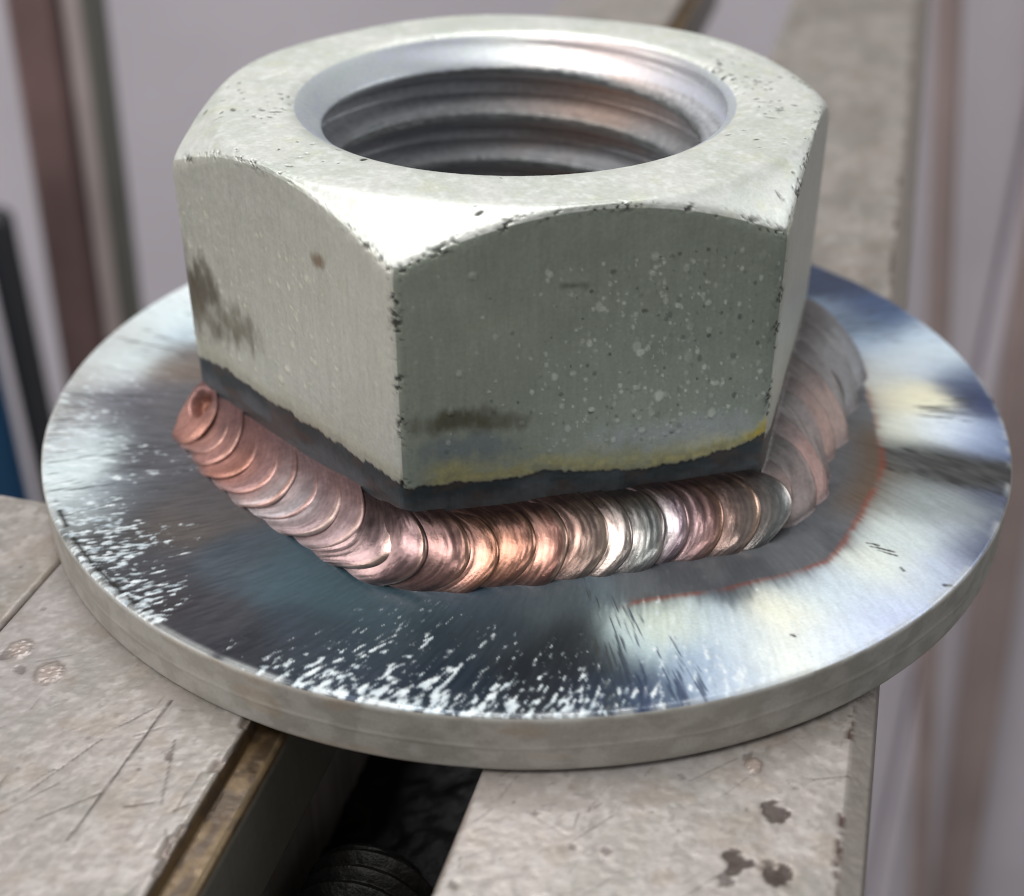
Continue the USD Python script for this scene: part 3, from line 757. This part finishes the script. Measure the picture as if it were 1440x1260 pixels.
# rim of the washer: satin grey zinc with a stamped line
rim = np.zeros(Rg.shape)
rim[ntop + 4:] = 1
rn = fbm(np.stack([arc * 0.8, Zg * 1.0, 0 * arc], -1), 4, 68)
rc = mix(lin(156, 152, 146), lin(143, 139, 132), sm(0.35, 0.65, rn))
rc = mix(rc, lin(150, 128, 104), sm(0.58, 0.72, fbm(np.stack([arc * 0.22, Zg * 0.5, 0 * arc + 3], -1), 3, 69)) * 0.35)
line = np.exp(-((Zg + 2.2 + 0.4 * (noise(np.stack([arc * 0.2, 0 * arc, 0 * arc], -1), 70) - 0.5)) / 0.10) ** 2) * rim
rc = mix(rc, lin(176, 172, 166), line * 0.35 * noise(np.stack([arc * 0.5, 0 * arc, 0 * arc], -1), 71))
col = mix(col, rc, rim)
lip = np.exp(-((Rg - 35.8) / 0.22) ** 2) * sm(-0.5, -0.3, Zg)
col = mix(col, lin(190, 192, 190), 0.6 * lip * sm(0.2, 0.8, noise(np.stack([arc * 1.1, 0 * arc, 0 * arc], -1), 72)) * 0.85)
blk = np.exp(-((Rg - 35.35) / 0.18) ** 2) * sm(math.radians(203), math.radians(207), Tg) * sm(math.radians(232), math.radians(226), Tg) * (noise(np.stack([arc * 1.4, 0 * arc, 0 * arc], -1), 73) > 0.4)
col = mix(col, lin(46, 42, 38), blk * 0.9)
bright = np.clip((col.mean(-1) - 0.08) / 0.45, 0, 1)
rough = 0.30 + 0.12 * (st2 - 0.5) + 0.14 * rim + 0.06 * bright
met = 0.50 - 0.36 * bright - 0.2 * rim
dsp = (0.018 * (white - 0.3) + 0.006 * (st3 - 0.5) - 0.012 * dk) * top + rim * (0.03 * (rn - 0.5) + 0.035 * line)
q = grid_faces(len(prof), NW, True)
f = tri(q)
V = np.stack([X, Y, Zg + TOP], -1).reshape(-1, 3)
nn = normals_of(V, f)
if nn[NW * 50, 2] < 0:
    f, nn = f[:, ::-1], -nn
V = V + nn * dsp.reshape(-1, 1)
nn = normals_of(V, f)
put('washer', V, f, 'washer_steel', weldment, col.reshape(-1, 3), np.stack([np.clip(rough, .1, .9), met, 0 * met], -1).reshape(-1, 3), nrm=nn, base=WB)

# ---- weld beads: a path round the nut's foot, a convex section, overlapping ripples
C = [np.array([NX + A * math.cos(ROT + k * math.pi / 3), NY + A * math.sin(ROT + k * math.pi / 3)]) for k in range(6)]


def path_maker(corners, rad=1.3):
    """Arc-length sampled corner path with rounded bends: returns f(s) -> (point, outward normal), and the length."""
    pts = []
    for i in range(len(corners) - 1):
        a, b = corners[i], corners[i + 1]
        n = 400
        pts.append(a + (b - a) * np.linspace(0, 1, n, endpoint=False)[:, None])
    pts = np.vstack(pts + [corners[-1][None]])
    ds = np.r_[0, np.cumsum(np.hypot(*np.diff(pts, axis=0).T))]
    s = np.arange(0, ds[-1], 0.05)
    p = np.stack([np.interp(s, ds, pts[:, i]) for i in (0, 1)], -1)
    from scipy.ndimage import gaussian_filter1d
    p2 = np.stack([gaussian_filter1d(p[:, i], rad / 0.05, mode='nearest') for i in (0, 1)], -1)
    w = np.minimum(1, np.minimum(s, s[-1] - s) / (3 * rad))[:, None]
    p = p * (1 - w) + p2 * w
    t = np.gradient(p, axis=0)
    t = np.stack([gaussian_filter1d(t[:, i], 0.8 / 0.05, mode='nearest') for i in (0, 1)], -1)
    t /= np.linalg.norm(t, axis=1, keepdims=True)
    n = np.stack([t[:, 1], -t[:, 0]], -1)

    def fn(x):
        e = np.clip(x, s[0], s[-1])
        q_ = np.stack([np.interp(e, s, p[:, i]) for i in (0, 1)], -1)
        tt_ = np.stack([np.interp(e, s, t[:, i]) for i in (0, 1)], -1)
        nn_ = np.stack([np.interp(e, s, n[:, i]) for i in (0, 1)], -1)
        return q_ + tt_ * (x - e)[..., None], nn_
    return fn, s[-1]


def section(t, L, zu, fat=0.78):
    a = t * math.pi / 2
    o = fat * L * np.sin(a) + (1 - fat) * L * t
    z = fat * zu * np.cos(a) + (1 - fat) * zu * (1 - t)
    return o, z


def bead_point(fn, s, t, L, zu, h, fat=0.78):
    p, n = fn(s)
    o, z = section(t, L, zu, fat)
    o2, z2 = section(t + 0.01, L, zu, fat)
    dx, dz = o2 - o, z2 - z
    l = np.maximum(np.hypot(dx, dz), 1e-6)
    o, z = o - dz / l * h, z + dx / l * h
    return np.concatenate([p + n * o[..., None], (z + TOP)[..., None]], -1)


def core(name, fn, s0, s1, Lf, zf, tint, rough, parent, label):
    s, t = np.meshgrid(np.arange(s0, s1, 0.25), np.linspace(-0.03, 1.03, 30), indexing='ij')
    P_ = bead_point(fn, s, t, Lf(s), zf(s), np.full(s.shape, -0.22)).reshape(-1, 3)
    f_ = tri(grid_faces(*s.shape))
    n_ = normals_of(P_, f_)
    if n_[:, 2].mean() < 0:
        f_, n_ = f_[:, ::-1], -n_
    c_ = np.broadcast_to(lin(*tint), (len(P_), 3))
    p_ = put(name, P_, f_, 'weld_metal', parent, c_, np.broadcast_to([rough, 0.9, 0], (len(P_), 3)), nrm=n_, base=WB)
    return info(p_, label)


def ripple(parent, fn, s_rear, length, Lf, zf, bulge, proud, c_main, c_edge, c_top, rough, seed, skew=0.5, fat=0.78, lines=1.0, met=0.95, crater=None, scallop=0.0, c_next=None):
    a, t = np.meshgrid(np.r_[np.linspace(0, 0.16, 14), np.linspace(0.18, 1.7, 40)], np.linspace(-0.04, 1.05, 56), indexing='ij')
    tc = np.clip(t, 0, 1)
    arcs = bulge * (1 - np.abs(2 * tc - 1) ** 2.2) - skew * tc
    wob = 0.22 * (noise(np.stack([t * 3 + seed, a * 0 + seed * 1.7, 0 * a], -1), 5) - 0.5)
    s = s_rear + arcs + wob - a * length * (1 - 0.12 * (arcs / max(bulge, 0.1)))
    lift = proud * np.where(a < 0.16, np.sqrt(np.clip(1 - (1 - a / 0.16) ** 2, 0, 1)), 1 - 0.95 * (a - 0.16) / 1.4)
    lift = lift * np.clip(np.sin(np.pi * np.clip(tc, 0.02, 0.98)), 0, 1) ** 0.55 - 0.10 * (a < 0.012) - 0.12 * sm(1.25, 1.7, a)
    fine = noise(np.stack([a * length * 9 + seed, t * 1.2, 0 * a], -1), 7)
    fine2 = fbm(np.stack([a * length * 2.2 + seed, t * 2.5, 0 * a], -1), 3, 8)
    lift = lift + lines * (0.009 * (fine - 0.5) + 0.11 * (fine2 - 0.5))
    L, zu = Lf(s), zf(s)
    L = L * (0.98 + (0.040 * np.sin(np.pi * np.clip(a, 0, 1)) if scallop < 0.1 else 0.035))
    L = L * (1 - scallop * sm(0.1, 1.0, a)) * (1 + (0.16 + scallop) * (noise(np.array([seed * 1.3, 0.5, 0]), 3) - 0.5) * sm(1.7, 0.9, a))
    zu = zu * (1 + 0.16 * (noise(np.array([seed * 2.1, 4.5, 0]), 4) - 0.5) * sm(1.7, 0.9, a))
    hole = 0 * a
    if crater is not None:
        hole = crater(s, tc)
        lift = lift * (1 - 0.9 * np.clip(-hole * 1.3, 0, 1)) + hole * (1 + 0.012 * seed)
    P_ = bead_point(fn, s, t, L, zu, lift, fat)
    n1 = fbm(P_ * 0.9, 3, 80)
    c_ = mix(lin(*c_main), lin(*c_edge), np.clip(0.8 * np.exp(-((a - 0.12) / 0.10) ** 2) + 0.35 * sm(0.5, 1, a) * n1, 0, 1))
    if c_next is not None:
        c_ = mix(c_, lin(*c_next), 0.6 * sm(0.25, 1.1, a + 0.5 * (n1 - 0.5)))
    c_ = mix(c_, lin(116, 108, 110), 0.55 * sm(0.86, 0.99, tc))
    c_ = mix(c_, lin(*c_top), sm(0.58, 0.10, tc + 0.25 * (n1 - 0.5)) * 0.85)
    c_ = c_ * (1 + 0.14 * (fine - 0.5) + 0.5 * (n1 - 0.5))[..., None]
    c_ = mix(c_ * 0.86, lin(118, 72, 54), np.clip(-hole * 0.9, 0, 1))
    ed = sm(0.035, 0.0, a) * (1 - np.clip(-hole * 1.5, 0, 1))
    c_ = mix(c_, lin(84, 58, 54), ed * 0.7)
    P_ = P_.reshape(-1, 3)
    f_ = tri(grid_faces(*a.shape))
    n_ = normals_of(P_, f_)
    if n_[:, 2].mean() < 0:
        f_, n_ = f_[:, ::-1], -n_
    r_ = np.clip(rough + 0.10 * (n1 - 0.5) + 0.1 * (fine - 0.5), 0.08, 0.9).reshape(-1)
    return put('ripple', P_, f_, 'weld_metal', parent, np.clip(c_, 0, 1).reshape(-1, 3), np.stack([r_, np.full(len(r_), met), 0 * r_], -1), nrm=n_, base=WB)


fn1, len1 = path_maker([C[0] - (C[1] - C[0]) * 0.12, C[0], C[1], C[2], C[2] + (C[3] - C[2]) * 0.10])
off0 = np.hypot(*(C[1] - C[0])) * 0.12            # s of corner 0
E1 = A                                           # side length
s_c0, s_c1, s_c2 = off0, off0 + E1, off0 + 2 * E1
Ls = np.array([0, 2.6, 4.0, 6.5, 12, 18, 22, s_c1 - off0, 28, 32, 40, 45, s_c2 - off0, 52])
Lv = np.array([3.0, 3.4, 3.5, 4.1, 4.6, 4.2, 3.9, 3.9, 4.4, 4.7, 4.6, 4.5, 3.6, 3.2])
Lf1 = lambda s: np.interp(s - off0, Ls, Lv) * np.sqrt(np.clip((s - off0 + 1.4) / 2.4, 0.02, 1))
zf1 = lambda s: np.interp(s - off0, [0, 6, 14, 24, 30, 48], [3.0, 2.9, 2.8, 3.3, 3.0, 3.2]) * np.sqrt(np.clip((s - off0 + 1.6) / 2.2, 0.02, 1))
bead = core('weld_bead', fn1, off0 + 4.2, s_c2 - 1.2, lambda s: Lf1(s) * 0.92, lambda s: zf1(s) * 0.95, (150, 118, 110), 0.4, weldment, 'bright coppery weld bead of overlapping ripples along the left and front flats')
tones = [
    ((186, 140, 130), (206, 158, 144)), ((176, 130, 122), (204, 152, 138)), ((180, 128, 116), (212, 154, 136)), ((186, 142, 136), (214, 164, 148)),
    ((188, 138, 130), (216, 166, 150)), ((182, 126, 112), (216, 158, 138)), ((184, 144, 142), (214, 164, 150)), ((190, 172, 172), (214, 166, 150)),
    ((186, 174, 178), (208, 162, 152)), ((176, 150, 152), (212, 184, 172)), ((172, 146, 148), (210, 178, 168)), ((166, 140, 140), (214, 184, 170)),
    ((150, 122, 122), (206, 168, 156)), ((158, 122, 116), (214, 166, 144)), ((172, 124, 104), (216, 162, 134)), ((166, 120, 104), (214, 164, 140)),
    ((160, 118, 108), (222, 188, 170)), ((176, 154, 144), (226, 200, 180)), ((160, 152, 148), (206, 186, 178)), ((160, 164, 162), (200, 186, 180)),
    ((172, 150, 160), (212, 178, 172)), ((168, 132, 126), (222, 176, 150)), ((180, 162, 154), (226, 186, 160)), ((164, 166, 164), (206, 192, 184))]
# rear edges from the crater (left) to the right end
rears = []
s = off0 + 1.6
i = 0
gaps = [0.9, 1.1, 1.5, 1.9, 1.9, 2.3, 2.2, 2.3, 2.5, 2.2, 2.3, 1.7, 2.3, 1.5, 2.5, 2.1, 2.5, 1.5, 2.3, 1.6, 2.2, 2.4, 1.6, 2.0]
for g in gaps:
    rears.append((s, g))
    s += g
scale_fix = (s_c2 - 0.2 - (off0 + 1.6)) / (rears[-1][0] - rears[0][0])
rears = [(off0 + 1.6 +  (a - off0 - 1.6) * scale_fix, g * scale_fix) for a, g in rears]
rb_ = np.random.default_rng(3)
crat = lambda s, t: -0.95 * np.exp(-(((s - off0 - 2.2 - 1.2 * (t - 0.3)) / 0.95) ** 2 + ((t - 0.27) / 0.21) ** 2) ** 2.4)
for i, (s, g) in enumerate(rears):
    g = s - rears[i - 1][0] if i else 1.2
    if i < 2:
        continue
    g = 3.2 if i == 2 else g
    b = (0.8 + 0.4 * rb_.random()) * np.interp(s - off0, [0, 5, 20, 26, 48], [1.6, 3.0, 2.8, 1.5, 1.2])
    cm, ce = tones[i % len(tones)]
    front_part = s > s_c1 - 1
    ct = (118, 88, 88) if not front_part else (74, 58, 58)
    rgh = 0.38 if not front_part else 0.27
    ripple(bead, fn1, s - b * 0.45, g, Lf1, zf1, b, (0.25 if front_part else 0.19) * (0.45 + 0.9 * rb_.random()), cm, ce, ct, rgh, 3.1 * i + 1, skew=0.3 if not front_part else 0.45, fat=0.58 if not front_part else 0.68, met=0.50 if not front_part else 0.92, scallop=0.025, c_next=tones[max(i - 1, 0)][0], lines=0.6 if front_part else 0.45, crater=crat if i < 7 else None)

# right bead: duller, grey-pink, coarse slanting lumps that run up the right flat
fn2, len2 = path_maker([C[2] - (C[2] - C[1]) * 0.05, C[2], C[3], C[3] + (C[4] - C[3]) * 0.12])
o2 = E1 * 0.05
Lf2 = lambda s: np.interp(s - o2, [-1, 2, 4.5, 7, 11, 14, 18, 22, 25, 27], [2.6, 3.9, 4.4, 3.7, 4.6, 5.2, 5.3, 5.0, 3.8, 2.5])
zf2 = lambda s: np.interp(s - o2, [-1, 3, 10, 20, 25], [2.4, 3.6, 4.4, 4.8, 4.4])
bead2 = core('weld_bead', fn2, o2 + 0.2, o2 + E1 + 1.5, lambda s: Lf2(s) * 0.9, lambda s: zf2(s) * 0.85, (112, 106, 106), 0.5, weldment, 'dull grey pink weld bead of coarse lumps along the right flat')
s = o2 + 1.6
i = 0
pinks = [((150, 128, 124), (160, 136, 130)), ((140, 128, 126), (158, 134, 128)), ((168, 136, 130), (178, 146, 138)), ((140, 128, 126), (160, 140, 136)), ((166, 138, 130), (176, 148, 140)), ((158, 136, 130), (168, 146, 140)), ((136, 130, 130), (150, 142, 140)), ((132, 130, 132), (142, 138, 138)), ((138, 136, 138), (150, 146, 146)), ((140, 140, 144), (150, 150, 152))]
for i in range(10):
    g = 2.3 + 0.5 * rb_.random()
    cm, ce = pinks[i]
    ripple(bead2, fn2, s, g, Lf2, zf2, 0.7, 0.40 + 0.25 * rb_.random(), cm, ce, (108, 103, 103), 0.47, 5.7 * i + 2, skew=2.4 + 0.8 * rb_.random(), fat=0.16, lines=0.9, met=0.38, scallop=0.16)
    s += g
